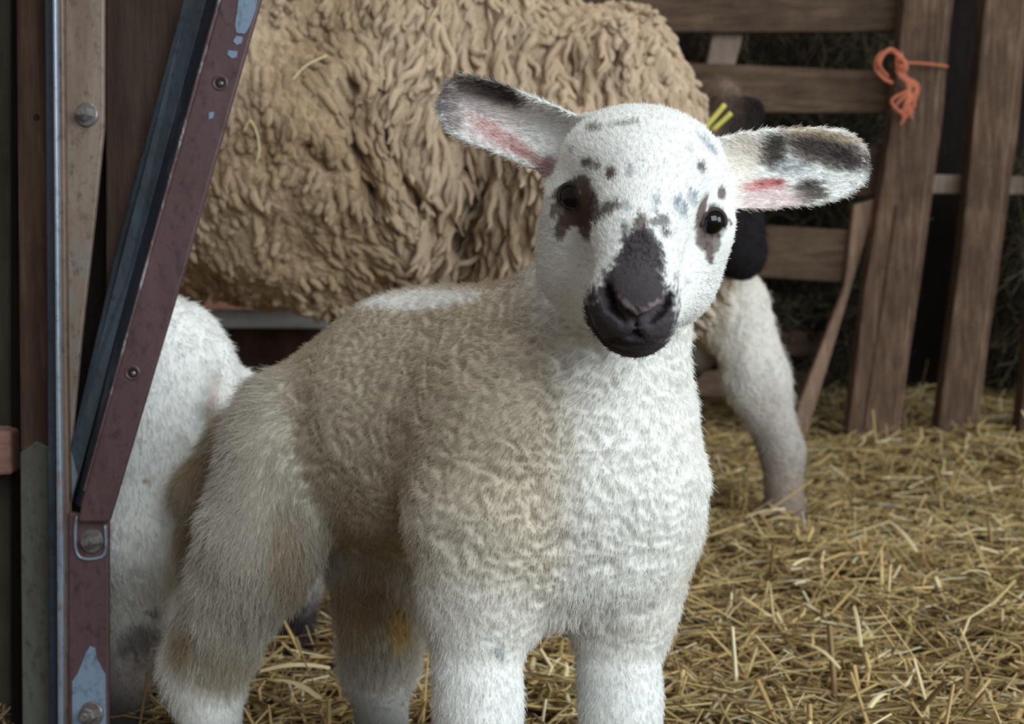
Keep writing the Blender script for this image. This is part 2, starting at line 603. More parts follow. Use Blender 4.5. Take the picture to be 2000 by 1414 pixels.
def spline(P, n):
    """Catmull-Rom through points"""
    P = [np.array(p, float) for p in P]
    P = [2 * P[0] - P[1]] + P + [2 * P[-1] - P[-2]]
    out = []
    m = len(P) - 3
    for i in range(n):
        t = i / (n - 1) * m
        k = min(int(t), m - 1); t -= k
        a, b, c, d = P[k:k + 4]
        out.append(0.5 * (2 * b + (c - a) * t + (2 * a - 5 * b + 4 * c - d) * t * t + (3 * b - a - 3 * c + d) * t ** 3))
    return out

# ------------------------------------------------------------------ setting: floor, walls
def ground_z(x, y):
    p = np.stack([np.asarray(x) * 3.1, np.asarray(y) * 3.1, np.zeros_like(x)], 1)
    z = 0.022 * fbm(p, 3) + 0.017 * noise(p * 3.2 + 5)
    z = z + 0.035 * np.clip((np.asarray(y) - 2.25) / 0.5, 0, 1) * np.clip((np.asarray(x) - 0.25) / 0.4, 0, 1)
    return z

def build_floor():
    xs = np.linspace(-1.6, 2.2, 150); ys = np.linspace(-1.2, 3.6, 190)
    X, Y = np.meshgrid(xs, ys)
    x, y = X.ravel(), Y.ravel()
    V = np.stack([x, y, ground_z(x, y) - 0.012], 1)
    nx, ny = len(xs), len(ys)
    i = np.arange(nx * ny).reshape(ny, nx)
    F = np.stack([i[:-1, :-1], i[:-1, 1:], i[1:, 1:], i[1:, :-1]], -1).reshape(-1, 4)
    o = link('floor', mesh_from('floor', V, F), None, M_ground)
    o['kind'] = 'structure'
build_floor()

def box_obj(name, lo, hi, mat, parent=None, bev=0.0):
    bm = bmesh.new()
    bmesh.ops.create_cube(bm, size=1)
    lo, hi = Vector(lo), Vector(hi)
    for v in bm.verts: v.co = Vector(((lo[k] + hi[k]) / 2 + v.co[k] * (hi[k] - lo[k]) for k in range(3)))
    if bev: bmesh.ops.bevel(bm, geom=bm.edges[:], offset=bev, segments=2, profile=0.5, affect='EDGES')
    me = bpy.data.meshes.new(name); bm.to_mesh(me); bm.free()
    o = link(name, me, None, mat)
    if parent is not None: hang(o, parent)
    return o

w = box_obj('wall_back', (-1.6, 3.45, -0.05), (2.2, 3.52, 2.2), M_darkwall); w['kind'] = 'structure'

# ------------------------------------------------------------------ left: door post, steel upright and brace
YP = 1.10
w = slab('wall_left', [(-160, -400), (34, -400), (34, 1000), (30, 1500), (-160, 1500)], 1.20, 0.02, M_olive); w['kind'] = 'structure'
w = slab('gap_shade_panel', [(20, -400), (568, -400), (300, 560), (190, 880), (150, 1500), (20, 1500)], 1.18, 0.006, M_darkwall); w['kind'] = 'structure'  # added near-black panel standing in for the dark gap beside the plate
o = slab('door_sheet', [(206, -400), (562, -400), (300, 560), (215, 800), (206, 640)], 1.15, 0.008, M_sheet)
tag(o, 'dark brown metal door sheet behind the slanting brace', 'door panel')
o = slab('timber_post', [(26, -400), (98, -400), (112, 1500), (44, 1500), (38, 850)], 1.135, 0.04, M_brownpost, bev=0.003)
tag(o, 'rust-brown timber post at far left, beside the steel upright', 'post')
_post = o
hang(link('grey_sheath', slab_mesh('grey_sheath', [(39, 884), (70, 862), (104, 878), (112, 1500), (44, 1500)], 1.1325, 0.004, 0.001), None, M_sheath), _post)
hole = link('nail_hole', lathe_mesh('nail_hole', [(0.0024, -0.002), (0.0024, 0.0006)], Q(72, 229, 1.135), seg=12), None, M_hole)
hang(hole, _post)
o = slab('rail', [(-120, 838), (20, 842), (24, 928), (-120, 934)], 1.16, 0.03, M_pinkblock, bev=0.003)
tag(o, 'pinkish-brown wooden rail end cut off by the left edge of the photo', 'rail')

frame = empty('door_frame', Q(160, 1400, YP))
tag(frame, 'rusty maroon and grey steel door upright with a slanting bolted brace', 'door frame')
slab('upright_web', [(108, -400), (203, -400), (203, 250), (186, 420), (160, 650), (138, 880), (136, 1040), (112, 1040)], 1.118, 0.006, M_plate, frame)
slab('worn_highlight_edge', [(97, -400), (107, -400), (117, 700), (124, 1100), (123, 1500), (112, 1500), (110, 1100), (106, 500)], 1.098, 0.008, M_edge, frame, 0.0016)['label'] = 'worn steel edge of the upright with its highlight painted in'  # pale strip: worn metal plus a painted highlight
slab('brown_lip', [(107, -400), (121, -400), (131, 700), (137, 1100), (135, 1500), (122, 1500), (122, 1100), (116, 700)], 1.103, 0.008, M_lip, frame, 0.0018)
slab('edge_shadow_strip', [(84, -400), (98, -400), (107, 500), (112, 1500), (97, 1500), (92, 700)], 1.108, 0.006, M_shade_navy, frame, 0.0012)  # dark strip painting the shadow line beside the pale edge
slab('front_flange', [(133, 1000), (212, 1012), (212, 1500), (133, 1500)], YP, 0.006, M_maroon, frame)['label'] = 'maroon painted flange of the upright below the brace'
# blue-grey bare patch: an irregular film of old paint lying on the flange
slab('paint_patch', [(141, 1500), (141, 1330), (150, 1318), (158, 1300), (167, 1276), (176, 1262), (186, 1266), (188, 1284), (197, 1302), (206, 1318), (208, 1500)], YP - 0.0007, 0.001, M_bluepaint, frame, 0)['label'] = 'blue-grey patch where the maroon has flaked off'
face = slab('brace', [(541, -400, 1.092), (624, -400, 1.092), (362, 520, 1.092), (213, 1020, 1.092), (152, 1020, 1.092), (158, 985, 1.092), (286, 520, 1.092)], 1.092, 0.006, M_maroon, frame)
def on_brace(name, pts, mat, label):
    o = slab(name, pts, 1.0913, 0.001, mat, None, 0)
    o.parent = face; o.matrix_parent_inverse = face.matrix_world.inverted()
    o['label'] = label
bpy.context.view_layer.update()
on_brace('paint_patch', [(470, -40), (512, -40), (498, 22), (488, 50), (478, 66), (462, 64), (459, 48), (464, 16)], M_bluepaint, 'blue-grey bare patch at the top of the brace')
on_brace('paint_chip', [(462, 70), (474, 72), (472, 84), (462, 88), (455, 80)], M_bluepaint, 'small blue-grey paint chip')
on_brace('paint_chip', [(446, 98), (464, 100), (462, 112), (452, 114), (444, 106)], M_bluepaint, 'small blue-grey paint chip')
on_brace('paint_chip', [(408, 220), (418, 218), (416, 230), (408, 233)], M_bluepaint, 'small blue-grey paint chip')
slab('brace_flange', [(465, -400, 1.135), (512, -400, 1.120), (262, 520, 1.120), (152, 930, 1.110), (138, 985, 1.105), (136, 880, 1.115), (224, 500, 1.135)], 1.1, 0.004, M_slate, frame, 0.0012)['label'] = 'dark blue-grey side flange of the brace'
slab('brace_shade_facet', [(510, -400, 1.122), (545, -400, 1.097), (288, 520, 1.097), (156, 992, 1.097), (146, 985, 1.110), (260, 520, 1.122)], 1.1, 0.004, M_shade_navy, frame, 0.0012)  # near-black facet paints the shade where the flange meets the brace face
slab('brace_rim', [(533, -400, 1.0915), (541, -400, 1.0915), (289, 515, 1.0915), (166, 960, 1.0915), (161, 960, 1.0915), (283, 515, 1.0915)], 1.0915, 0.004, M_rim, frame, 0.0008)
def bolt(px, py, Y, r=0.0082, nut=True, parent=frame):
    c = Q(px, py, Y)
    ax = (-0.16, -0.98, 0.08)
    b = link('bolt', lathe_mesh('bolt', [(r, -0.002), (r * 1.02, 0.0012), (r * 0.92, 0.0022), (r * 0.60, 0.0022)], c, ax), None, M_bolt)
    hang(b, parent)
    n = link('nut', lathe_mesh('nut', [(r * 0.64, 0.0015), (r * 0.64, 0.0070), (r * 0.52, 0.0084), (r * 0.36, 0.0084)], c, ax, 6), None, M_bolt)
    n.parent = b
    s = link('shank', lathe_mesh('shank', [(r * 0.36, 0.007), (r * 0.36, 0.0125), (r * 0.28, 0.0138)], c, ax, 16), None, M_bolt)
    s.parent = b
bolt(180, 1056, YP, 0.0088)
bolt(178, 1394, YP, 0.0095)
bolt(170, 224, 1.118, 0.0086)
# raised bead of paint round the upper bolt
bead = [Q(x, y, YP - 0.001) for x, y in ((150, 1008), (147, 1040), (149, 1075), (160, 1090), (185, 1091), (203, 1083), (207, 1058), (205, 1025))]
hang(link('weld_bead', tube_mesh('weld_bead', spline(bead, 40), 0.0013), None, M_edge), frame)
for (x, y, n_) in ((430, 162, 0), (259, 728, 1)):
    c = Q(x, y, 1.092)
    h = link('rivet_hole', lathe_mesh('rivet_hole', [(0.0052, -0.002), (0.0056, 0.0004), (0.0046, 0.0010), (0.0036, 0.0004)], c), None, M_maroon)
    hang(h, frame)
    q = link('hole', lathe_mesh('hole', [(0.0034, -0.001), (0.0034, 0.0007)], c), None, M_hole); q.parent = h
    q = link('rivet', lathe_mesh('rivet', [(0.0018, 0.0), (0.0016, 0.0012), (0.0008, 0.0016)], c + np.array((0.0008, 0, -0.0004)), seg=12), None, M_bolt); q.parent = h

# ------------------------------------------------------------------ right: hay rack
rack = empty('hay_rack', Q(1705, 860, 2.66))
tag(rack, 'brown timber hay rack with leaning uprights and horizontal slats', 'hay rack')
def rk(name, pts, Y, th, mat, bev=0.003, label=None):
    o = slab(name, pts, Y, th, mat, rack, bev)
    if label: o['label'] = label
    return o
rk('upright', [(1772, -60), (1866, -60), (1842, 230), (1798, 560), (1748, 880), (1652, 880), (1690, 560), (1740, 250)], 2.66, 0.045, M_rack)
rk('upright', [(1930, -60), (2016, -60), (1990, 250), (1948, 560), (1896, 910), (1822, 910), (1880, 470)], 2.66, 0.045, M_rack)
rk('upright', [(2075, -60), (2180, -60), (2130, 560), (2075, 930), (1982, 930), (2020, 560)], 2.66, 0.045, M_rack)
for a_, b_ in (((1866, -60), (1748, 880)), ((2016, -60), (1896, 910))):  # pale strips paint the light caught by the upright edges
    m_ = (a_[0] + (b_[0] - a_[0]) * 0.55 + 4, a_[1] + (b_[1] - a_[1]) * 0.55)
    rk('highlight_arris', [(a_[0] - 9, a_[1], 2.6585), (a_[0] + 3, a_[1], 2.668), (m_[0] + 3, m_[1], 2.668), (b_[0] + 3, b_[1], 2.668), (b_[0] - 9, b_[1], 2.6585), (m_[0] - 9, m_[1], 2.6585)], 2.66, 0.01, M_arris, 0.001, 'pale edge of the upright, a painted highlight')
rk('batten', [(1752, 400), (1764, 402), (1700, 840), (1688, 840)], 2.655, 0.01, M_rack, 0.001)
rk('slat', [(960, -80), (1780, -80), (1764, 62), (960, 64)], 2.72, 0.025, M_slat)
rk('slat', [(960, 122), (1400, 124), (1748, 140), (1738, 222), (1480, 220), (960, 208)], 2.72, 0.025, M_slat)
rk('slat', [(1000, 296), (1740, 286), (1724, 382), (1000, 392)], 2.72, 0.025, M_slat)
rk('slat', [(1000, 428), (1500, 440), (1698, 452), (1654, 552), (1478, 541), (1000, 528)], 2.72, 0.025, M_slat)
rk('slat', [(1100, 632), (1640, 648), (1612, 696), (1100, 690)], 2.80, 0.025, M_slat)
rk('slat', [(1100, 722), (1600, 726), (1576, 776), (1100, 776)], 2.80, 0.025, M_slat)
rk('strut', [(1392, 66), (1452, 66), (1436, 128), (1380, 128)], 2.75, 0.03, M_pale, label='pale short upright between the top two slats')
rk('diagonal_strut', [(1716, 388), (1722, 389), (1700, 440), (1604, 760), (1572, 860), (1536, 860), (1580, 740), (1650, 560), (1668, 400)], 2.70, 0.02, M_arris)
rk('cross_rail', [(1800, 340), (2130, 347), (2130, 382), (1800, 378)], 2.72, 0.03, M_pale, label='pale cross rail behind the uprights')

# orange twine tied round the upright
tw = empty('twine', Q(1765, 165, 2.63))
tag(tw, 'frayed orange baler twine knotted round the hay rack upright', 'twine')
def strand(name, px, rad=0.0028):
    o = link(name, tube_mesh(name, spline([Q(*p) for p in px], 40), rad), None, M_twine)
    hang(o, tw)
Yt = 2.640
strand('loop', [(1762, 118, Yt), (1742, 100, Yt - .01), (1718, 108, Yt - .014), (1710, 132, Yt - .012), (1724, 152, Yt - .01), (1742, 162, Yt)], 0.0034)
strand('loop', [(1755, 104, Yt), (1738, 96, Yt - .02), (1722, 112, Yt - .02), (1718, 130, Yt - .02), (1734, 150, Yt)], 0.003)
for k in range(9):
    j = lambda s: rng.normal() * s
    strand('strand', [(1758 + j(4), 112 + j(4), Yt), (1764 + j(7), 145 + j(4), Yt - .012), (1778 + j(10), 172 + j(5), Yt - .01), (1774 + j(13), 200 + j(6), Yt - .01), (1766 + j(12), 226 + j(9), Yt - .004)], 0.0026)
strand('band', [(1752, 122, Yt - .001), (1800, 124, Yt), (1838, 128, Yt), (1850, 130, Yt + .012)], 0.0022)
strand('knot', [(1750, 126, Yt), (1764, 118, Yt - .014), (1768, 136, Yt - .014), (1752, 140, Yt - .008), (1762, 128, Yt - .018)], 0.0045)

# feeder board low behind the ewe
fb = empty('feed_trough', Q(450, 700, 2.50)); tag(fb, 'weathered grey-fronted wooden feed trough under the big ewe', 'trough')
hang(link('front_board', slab_mesh('front_board', [(200, 604), (640, 606), (640, 642), (200, 640)], 2.50, 0.02, 0.002), None, M_greyboard), fb)
hang(link('top_board', slab_mesh('top_board', [(200, 572, 2.52), (640, 578, 2.52), (640, 606, 2.495), (200, 604, 2.495)], 2.5, 0.03, 0.002), None, M_pinkblock), fb)
hang(link('base', slab_mesh('base', [(200, 640), (640, 642), (640, 900), (200, 900)], 2.53, 0.05, 0.002), None, M_brownpost), fb)

# ------------------------------------------------------------------ straw and hay
def stalks(name, P, D, L, R, C, mat, bend=0.20, sides=3, segs=2, flat=1.0):
    """many thin stalks in one mesh: mid points P, directions D, lengths L, radii R, colours C"""
    n = len(P)
    up = np.array((0.1, 0.2, 1.0))
    s = np.cross(D, up); s /= np.linalg.norm(s, axis=1)[:, None] + 1e-9
    t = np.cross(s, D)
    ben = (rng.normal(size=(n, 1)) * bend * L[:, None]) * s + (rng.normal(size=(n, 1)) * bend * 0.5 * L[:, None]) * t
    rings = []
    for k in range(segs + 1):
        f = k / segs - 0.5
        c = P + D * (L * f)[:, None] + ben * (f * f * 4 - 0.5) * 0.5
        rr = R * (1.0 if k < segs else 0.7)
        for q in range(sides):
            a = 2 * math.pi * q / sides
            rings.append(c + s * (rr * math.cos(a))[:, None] + t * (rr * math.sin(a) * flat)[:, None])
    V = np.stack(rings, 1)
    m = V.shape[1]
    F = []
    for k in range(segs):
        for q in range(sides):
            a = k * sides + q; b = k * sides + (q + 1) % sides
            F.append((a, b, b + sides, a + sides))
    F = np.array(F)
    F = (np.arange(n) * m)[:, None, None] + F[None]
    me = mesh_from(name, V.reshape(-1, 3), F.reshape(-1, 4), np.repeat(C, m, 0), smooth=False)
    return link(name, me, None, mat)

PAL = np.array([lin(190, 164, 112), lin(208, 182, 128), lin(160, 132, 88), lin(218, 200, 158), lin(126, 102, 68), lin(232, 222, 188), lin(176, 160, 110)])
def straw_bedding():
    n = 64000
    # density falls with distance so that the near straw is not bare
    y = 1.0 + 2.32 * rng.random(n) ** 1.15
    x = (rng.random(n) - 0.5) * (0.5 + y * 0.85) * 1.15 + 0.12 * y - 0.05
    keep = (np.abs(x) < 2) & ~((x < -0.2) & (y < 1.19))
    x, y = x[keep], y[keep]; n = len(x)
    clump = fbm(np.stack([x * 9, y * 9, x * 0], 1), 2)
    lay = rng.random(n) ** 1.6
    z = ground_z(x, y) - 0.008 + lay * 0.028 + 0.012 * clump
    az = rng.random(n) * 6.283 + 0.6 * clump
    el = rng.normal(size=n) * (0.18 + 0.38 * (rng.random(n) < 0.22))
    D = np.stack([np.cos(az) * np.cos(el), np.sin(az) * np.cos(el), np.sin(el)], 1)
    chaff = rng.random(n) < 0.35
    L = np.clip(rng.lognormal(-2.95, 0.55, n), 0.015, 0.17)
    R = np.clip(rng.lognormal(-6.25, 0.40, n), 0.0008, 0.0042)
    L = np.where(chaff, L * 0.4, L); R = np.where(chaff, R * 0.8, R)
    ci = rng.choice(len(PAL), n, p=[.26, .2, .2, .11, .12, .05, .06])
    C = PAL[ci] * 0.98 * (1 + 0.12 * rng.normal(size=(n, 1)))
    o = stalks('straw_bedding', np.stack([x, y, z], 1), D, L, R, np.clip(C, 0, 1), M_straw, flat=0.45)
    tag(o, 'loose golden straw bedding covering the pen floor', 'straw', kind='stuff')
straw_bedding()

HP = np.array([lin(60, 54, 38), lin(96, 88, 66), lin(46, 40, 28), lin(116, 108, 84), lin(34, 28, 20)])
def hay_heap(name, lo, hi, n, label, lmin=0.06, vert=0.6, rad=0.0013):
    P = rng.random((n, 3)) * (np.array(hi) - lo) + lo
    D = rng.normal(size=(n, 3)); D[:, 2] *= vert; D /= np.linalg.norm(D, axis=1)[:, None]
    L = lmin + rng.random(n) * lmin * 1.6
    o = stalks(name, P, D, L, np.full(n, rad), HP[rng.integers(0, len(HP), n)], M_hay, 0.2)
    tag(o, label, 'hay', kind='stuff')
a, b = Q(1400, 560, 2.95), Q(1775, -40, 2.95)
hay_heap('hay', (a[0], 2.95, 0.10), (b[0], 3.30, b[2]), 4200, 'dull green hay hanging behind the slats of the rack', vert=1.6)
a, b = Q(2010, 560, 2.95), Q(2300, 300, 2.95)
hay_heap('hay', (a[0], 2.95, 0.10), (b[0], 3.30, b[2]), 2200, 'dull green hay behind the rightmost upright at the right edge', vert=1.6)
a, b = Q(1440, 640, 2.78), Q(1620, 600, 2.78)
hay_heap('hay', (a[0], 2.80, a[2] - 0.01), (b[0], 2.92, b[2]), 900, 'low heap of hay lying on the bottom slats of the rack', 0.04, 0.5)

# a few broad pale stalks that stand out from the bedding
BROAD = [((508, 1318), (645, 1312), 24, 'broad pale straw stalk lying left of the lamb\'s far hind leg'),
         ((540, 1335), (625, 1372), 16, 'short pale straw stalk beneath the broadest one'),
         ((1548, 1110), (1590, 1100), 12, 'stubby pale straw piece in the middle of the bedding'),
         ((1698, 1390), (1735, 1364), 13, 'wide cut straw piece near the bottom edge of the photo'),
         ((1572, 1262), (1640, 1312), 8, 'pale slanting straw at the centre front of the bedding'),
         ((1668, 1190), (1682, 1270), 7, 'pale straw pointing towards the camera'),
         ((1738, 1024), (1790, 1082), 8, 'pale slanting straw behind the middle of the bedding'),
         ((1876, 1126), (1935, 1128), 8, 'pale flat straw near the right edge of the photo')]
for (p, q, w_, lab) in BROAD:
    A, B = G(*p, 0.035), G(*q, 0.035)
    d = B - A; L = np.linalg.norm(d)
    s = np.cross(d / L, (0, 0, 1)); s /= np.linalg.norm(s)
    hw = 0.5 * w_ / (FPX / A[1])
    bm = bmesh.new(); rows = []
    for i in range(9):
        f = i / 8
        c = A + d * f + np.array((0, 0, 0.004 * math.sin(f * 3.1) + 0.003))
        ww = hw * (0.75 + 0.35 * math.sin(f * 2.6 + 0.3))
        rows.append([bm.verts.new(c - s * ww), bm.verts.new(c + np.array((0, 0, 0.35 * ww))), bm.verts.new(c + s * ww), bm.verts.new(c - np.array((0, 0, 0.0006)))])
    for r0, r1 in zip(rows, rows[1:]):
        for k in range(4): bm.faces.new((r0[k], r0[(k + 1) % 4], r1[(k + 1) % 4], r1[k]))
    bm.faces.new(rows[0][::-1]); bm.faces.new(rows[-1])
    bmesh.ops.recalc_face_normals(bm, faces=bm.faces)
    me = bpy.data.meshes.new('straw_stalk'); bm.to_mesh(me); bm.free()
    c_ = me.attributes.new('coat', 'FLOAT_COLOR', 'POINT')
    base = lin(226, 212, 168)
    c_.data.foreach_set('color', np.tile(np.array((*base, 1), np.float32), len(me.vertices)))
    o = link('straw_stalk', me, None, M_straw)
    tag(o, lab, 'straw', 'broad pale straws on the bedding')

# ------------------------------------------------------------------ coat colours
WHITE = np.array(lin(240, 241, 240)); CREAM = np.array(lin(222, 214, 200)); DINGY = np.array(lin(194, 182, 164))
TAN = np.array(lin(210, 186, 160)); TAN2 = np.array(lin(186, 160, 134))
BLACK = np.array(lin(30, 27, 30)); GREY = np.array(lin(70, 64, 72)); HOOF = np.array(lin(52, 46, 44))

def paint(V, col, bvh, spots, warp=0.35, lift=0):
    """coat markings: (px, py, rx, ry, degrees, colour, strength[, hardness]) on the surface seen at that pixel"""
    R_ = np.array((1.0, 0, 0)); U_ = np.array((0, sp, cp))
    for s in spots:
        px, py, rx, ry, deg, c, a = s[:7]
        if lift and py < 520: py, rx, ry = py + lift, rx * 1.14 + 1, ry * 1.14 + 1
        hard = s[7] if len(s) > 7 else 4.0
        r = ray(px, py); r = r / np.linalg.norm(r)
        hit = bvh.ray_cast(Vector(CAM), Vector(r))
        if hit[0] is None: continue
        C = np.array(hit[0])
        sc = FPX / ((C - CAM) @ np.array((0, cp, -sp)))
        big = max(rx, ry) * 1.8 / sc
        m = np.where(np.linalg.norm(V - C, axis=1) < big * 1.6 + 0.004)[0]
        if not len(m): continue
        d = V[m] - C
        u, v = d @ R_ * sc, -(d @ U_) * sc
        n1 = fbm(V[m] * 330 + px * 0.37, 2); n2 = fbm(V[m] * 330 + 40 + py * 0.53, 2)
        t = math.radians(deg)
        uu = (u * math.cos(t) + v * math.sin(t)) / rx + warp * n1
        vv = (-u * math.sin(t) + v * math.cos(t)) / ry + warp * n2
        k = np.clip((1 - np.sqrt(uu * uu + vv * vv)) * hard + 0.5, 0, 1) * a
        col[m] = col[m] * (1 - k)[:, None] + np.array(c) * k[:, None]

def bvh_of(V, Qd):
    return BVHTree.FromPolygons(V.tolist(), Qd.tolist())

def comb_field(V, N, pulls):
    """comb directions blended between (point, direction, radius) guides; default hangs down"""
    out = np.tile(np.array((0.0, 0, -1.0)), (len(V), 1)) * 0.2
    for P, d, r in pulls:
        w = np.exp(-(((V - np.array(P)) ** 2).sum(1)) / (r * r))
        out += w[:, None] * np.array(d)
    return out

# ------------------------------------------------------------------ the lamb in front
def build_lamb():
    B = Body((-0.30, 0.70, -0.01), (0.26, 1.27, 0.50), 0.0021)
    r7 = math.radians(7)
    Rh = np.array((math.cos(r7), 0, -math.sin(r7)))
    Fh = np.array((0.0, -1.0, 0.0)); Uh = np.cross(Fh, Rh) * -1
    if Uh[2] < 0: Uh = -Uh
    H = np.stack([Rh, Fh, Uh], 1)
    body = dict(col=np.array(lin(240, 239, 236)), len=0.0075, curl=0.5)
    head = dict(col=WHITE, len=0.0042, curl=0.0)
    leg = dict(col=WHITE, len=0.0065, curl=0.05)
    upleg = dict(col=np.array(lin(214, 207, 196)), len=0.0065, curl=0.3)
    flank = dict(col=DINGY, len=0.0065, curl=0.5)  # dingy wool, its tan also carrying the flank's shade
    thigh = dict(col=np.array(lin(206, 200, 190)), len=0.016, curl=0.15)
    # trunk
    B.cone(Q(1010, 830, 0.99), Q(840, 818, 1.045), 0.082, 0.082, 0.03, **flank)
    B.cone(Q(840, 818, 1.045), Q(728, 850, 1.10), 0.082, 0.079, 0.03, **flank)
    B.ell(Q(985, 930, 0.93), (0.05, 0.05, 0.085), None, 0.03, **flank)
    B.ell(Q(1165, 935, 0.955), (0.060, 0.065, 0.082), None, 0.03, **body)
    B.ell(Q(1080, 1075, 0.955), (0.062, 0.055, 0.040), None, 0.02, **dict(body, len=0.013))
    # neck
    B.cone(Q(1235, 430, 0.935), Q(1158, 770, 0.955), 0.042, 0.048, 0.03, **body)
    B.cone(Q(1158, 770, 0.955), Q(1165, 935, 0.955), 0.048, 0.060, 0.03, **body)
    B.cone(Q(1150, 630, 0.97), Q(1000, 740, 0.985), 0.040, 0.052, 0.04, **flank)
    # hind legs
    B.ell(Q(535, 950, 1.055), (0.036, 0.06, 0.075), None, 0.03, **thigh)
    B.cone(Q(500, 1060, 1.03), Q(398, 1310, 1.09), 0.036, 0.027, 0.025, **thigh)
    h = Q(398, 1310, 1.09)
    B.cone(h, (h[0] + 0.012, 1.07, 0.025), 0.027, 0.017, 0.015, **leg)
    B.cone((h[0] + 0.012, 1.07, 0.03), (h[0] + 0.014, 1.055, 0.004), 0.019, 0.021, 0.008, col=HOOF, len=0.001)
    B.ell(Q(770, 1000, 1.14), (0.05, 0.06, 0.07), None, 0.03, **thigh)
    B.cone(Q(758, 1090, 1.12), Q(738, 1300, 1.165), 0.040, 0.026, 0.02, **thigh)
    h = Q(738, 1300, 1.165)
    B.cone(h, (h[0] + 0.004, 1.15, 0.025), 0.025, 0.017, 0.015, **leg)
    B.cone((h[0] + 0.004, 1.15, 0.03), (h[0] + 0.006, 1.135, 0.004), 0.019, 0.021, 0.008, col=HOOF, len=0.001)
    # front legs: upper leg, knee, cannon, hoof
    for (a, k, y0) in ((Q(948, 1040, 0.925), Q(930, 1290, 0.915), 0.92), (Q(1222, 1060, 0.985), Q(1208, 1290, 0.972), 0.97)):
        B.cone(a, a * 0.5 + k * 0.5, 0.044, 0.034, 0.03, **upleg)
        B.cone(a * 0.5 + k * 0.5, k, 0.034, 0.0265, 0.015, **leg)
        B.ell(k + np.array((0.001, -0.003, -0.03)), (0.025, 0.026, 0.034), None, 0.015, **leg)
        B.cone(k + np.array((0.002, 0, -0.03)), (k[0] + 0.004, y0, 0.03), 0.021, 0.0165, 0.015, **leg)
        B.ell((k[0] + 0.004, y0, 0.035), (0.02, 0.021, 0.018), None, 0.01, **leg)
        B.cone((k[0] + 0.004, y0 - 0.006, 0.024), (k[0] + 0.005, y0 - 0.014, 0.004), 0.017, 0.020, 0.008, col=HOOF, len=0.001)
    # tail
    B.cone(Q(462, 850, 1.15), Q(390, 960, 1.15), 0.018, 0.016, 0.02, **dict(thigh, col=DINGY))
    B.cone(Q(390, 960, 1.15), Q(382, 1150, 1.14), 0.016, 0.010, 0.012, **dict(thigh, col=DINGY))
    # head
    B.ell(Q(1252, 352, 0.880), (0.0475, 0.052, 0.0375), H, 0.02, **head)
    B.ell(Q(1256, 322, 0.850), (0.042, 0.034, 0.030), H, 0.02, **head)
    B.ell(Q(1122, 396, 0.855), (0.0145, 0.017, 0.017), H, 0.012, **head)
    B.ell(Q(1381, 434, 0.853), (0.0135, 0.017, 0.017), H, 0.012, **head)
    B.ell(Q(1135, 480, 0.880), (0.025, 0.034, 0.036), H, 0.02, **head)
    B.ell(Q(1346, 500, 0.876), (0.019, 0.034, 0.036), H, 0.02, **head)
    B.cone(Q(1228, 520, 0.875), Q(1240, 618, 0.815), 0.041, 0.022, 0.02, **head)
    B.cone(Q(1254, 370, 0.825), Q(1242, 570, 0.775), 0.030, 0.0185, 0.018, **head)
    B.ell(Q(1237, 598, 0.777), (0.0226, 0.018, 0.0195), H, 0.012, **dict(head, len=0.0022))
    B.ell(Q(1236, 640, 0.785), (0.0165, 0.016, 0.011), H, 0.008, **dict(head, len=0.0022))
    # ears
    earA = B.ear(Q(1118, 285, 0.895), Q(862, 186, 0.900), (-0.12, -1.0, -0.1), 0.0190, 0.0026, 0.95, 5.0, 0.010, **dict(head, len=0.006))
    earB = B.ear(Q(1400, 335, 0.900), Q(1692, 316, 0.905), (0.12, -1.0, -0.05), 0.0225, 0.0026, 0.75, 3.2, 0.010, **dict(head, len=0.006))
    # eye sockets, nostrils, philtrum, mouth
    eye_px = ((1113, 385), (1394, 434))
    for pts in ([(1186, 568), (1196, 594), (1222, 620)], [(1306, 576), (1296, 600), (1266, 622)]):
        for p, q in zip(pts, pts[1:]): B.slit(Q(*p, 0.7640), Q(*q, 0.7600), 0.0034, 0.003)
    B.slit(Q(1245, 622, 0.759), Q(1240, 650, 0.766), 0.0018, 0.002)
    B.slit(Q(1240, 652, 0.765), Q(1172, 664, 0.779), 0.0012, 0.002)
    B.slit(Q(1240, 652, 0.765), Q(1306, 660, 0.777), 0.0012, 0.002)
    V, Qd = B.mesh(1)
    col, ln, curl = B.attrs(V, (('col', WHITE), ('len', 0.006), ('curl', 0.0)))
    ln, curl = ln[:, 0], curl[:, 0]
    N = vnormals(V, Qd)
    # crimped wool on the trunk
    wool = np.clip(curl / 0.4, 0, 1)
    q = V * np.array((90, 90, 150)) + 1.6 * np.stack([noise(V * 45), noise(V * 45 + 9), noise(V * 45 + 21)], 1)
    crimp = 1 - np.abs(noise(q)) * 2.2
    V = V + N * (wool * (0.0020 * crimp + 0.003 * fbm(V * 26, 2)))[:, None]
    V = V + N * ((1 - wool) * np.clip((ln - 0.006) / 0.01, 0, 1) * 0.003 * fbm(V * 40 + 7, 2))[:, None]
    N = vnormals(V, Qd)
    # dingy mottling on the fleece
    mot = np.clip(fbm(V * 22 + 3, 3) * 1.4, -0.5, 0.8) * wool
    col = col * (1 - 0.16 * np.clip(mot, 0, 1))[:, None]
    bv = bvh_of(V, Qd)
    BR = np.array(lin(92, 74, 70)); DK = np.array(lin(66, 58, 66)); PG = np.array(lin(160, 166, 176)); OL = np.array(lin(98, 92, 82))
    PINK = np.array(lin(214, 158, 158)); MUZ = np.array(lin(70, 64, 68)); TN = np.array(lin(176, 140, 104)); YL = np.array(lin(206, 176, 104))
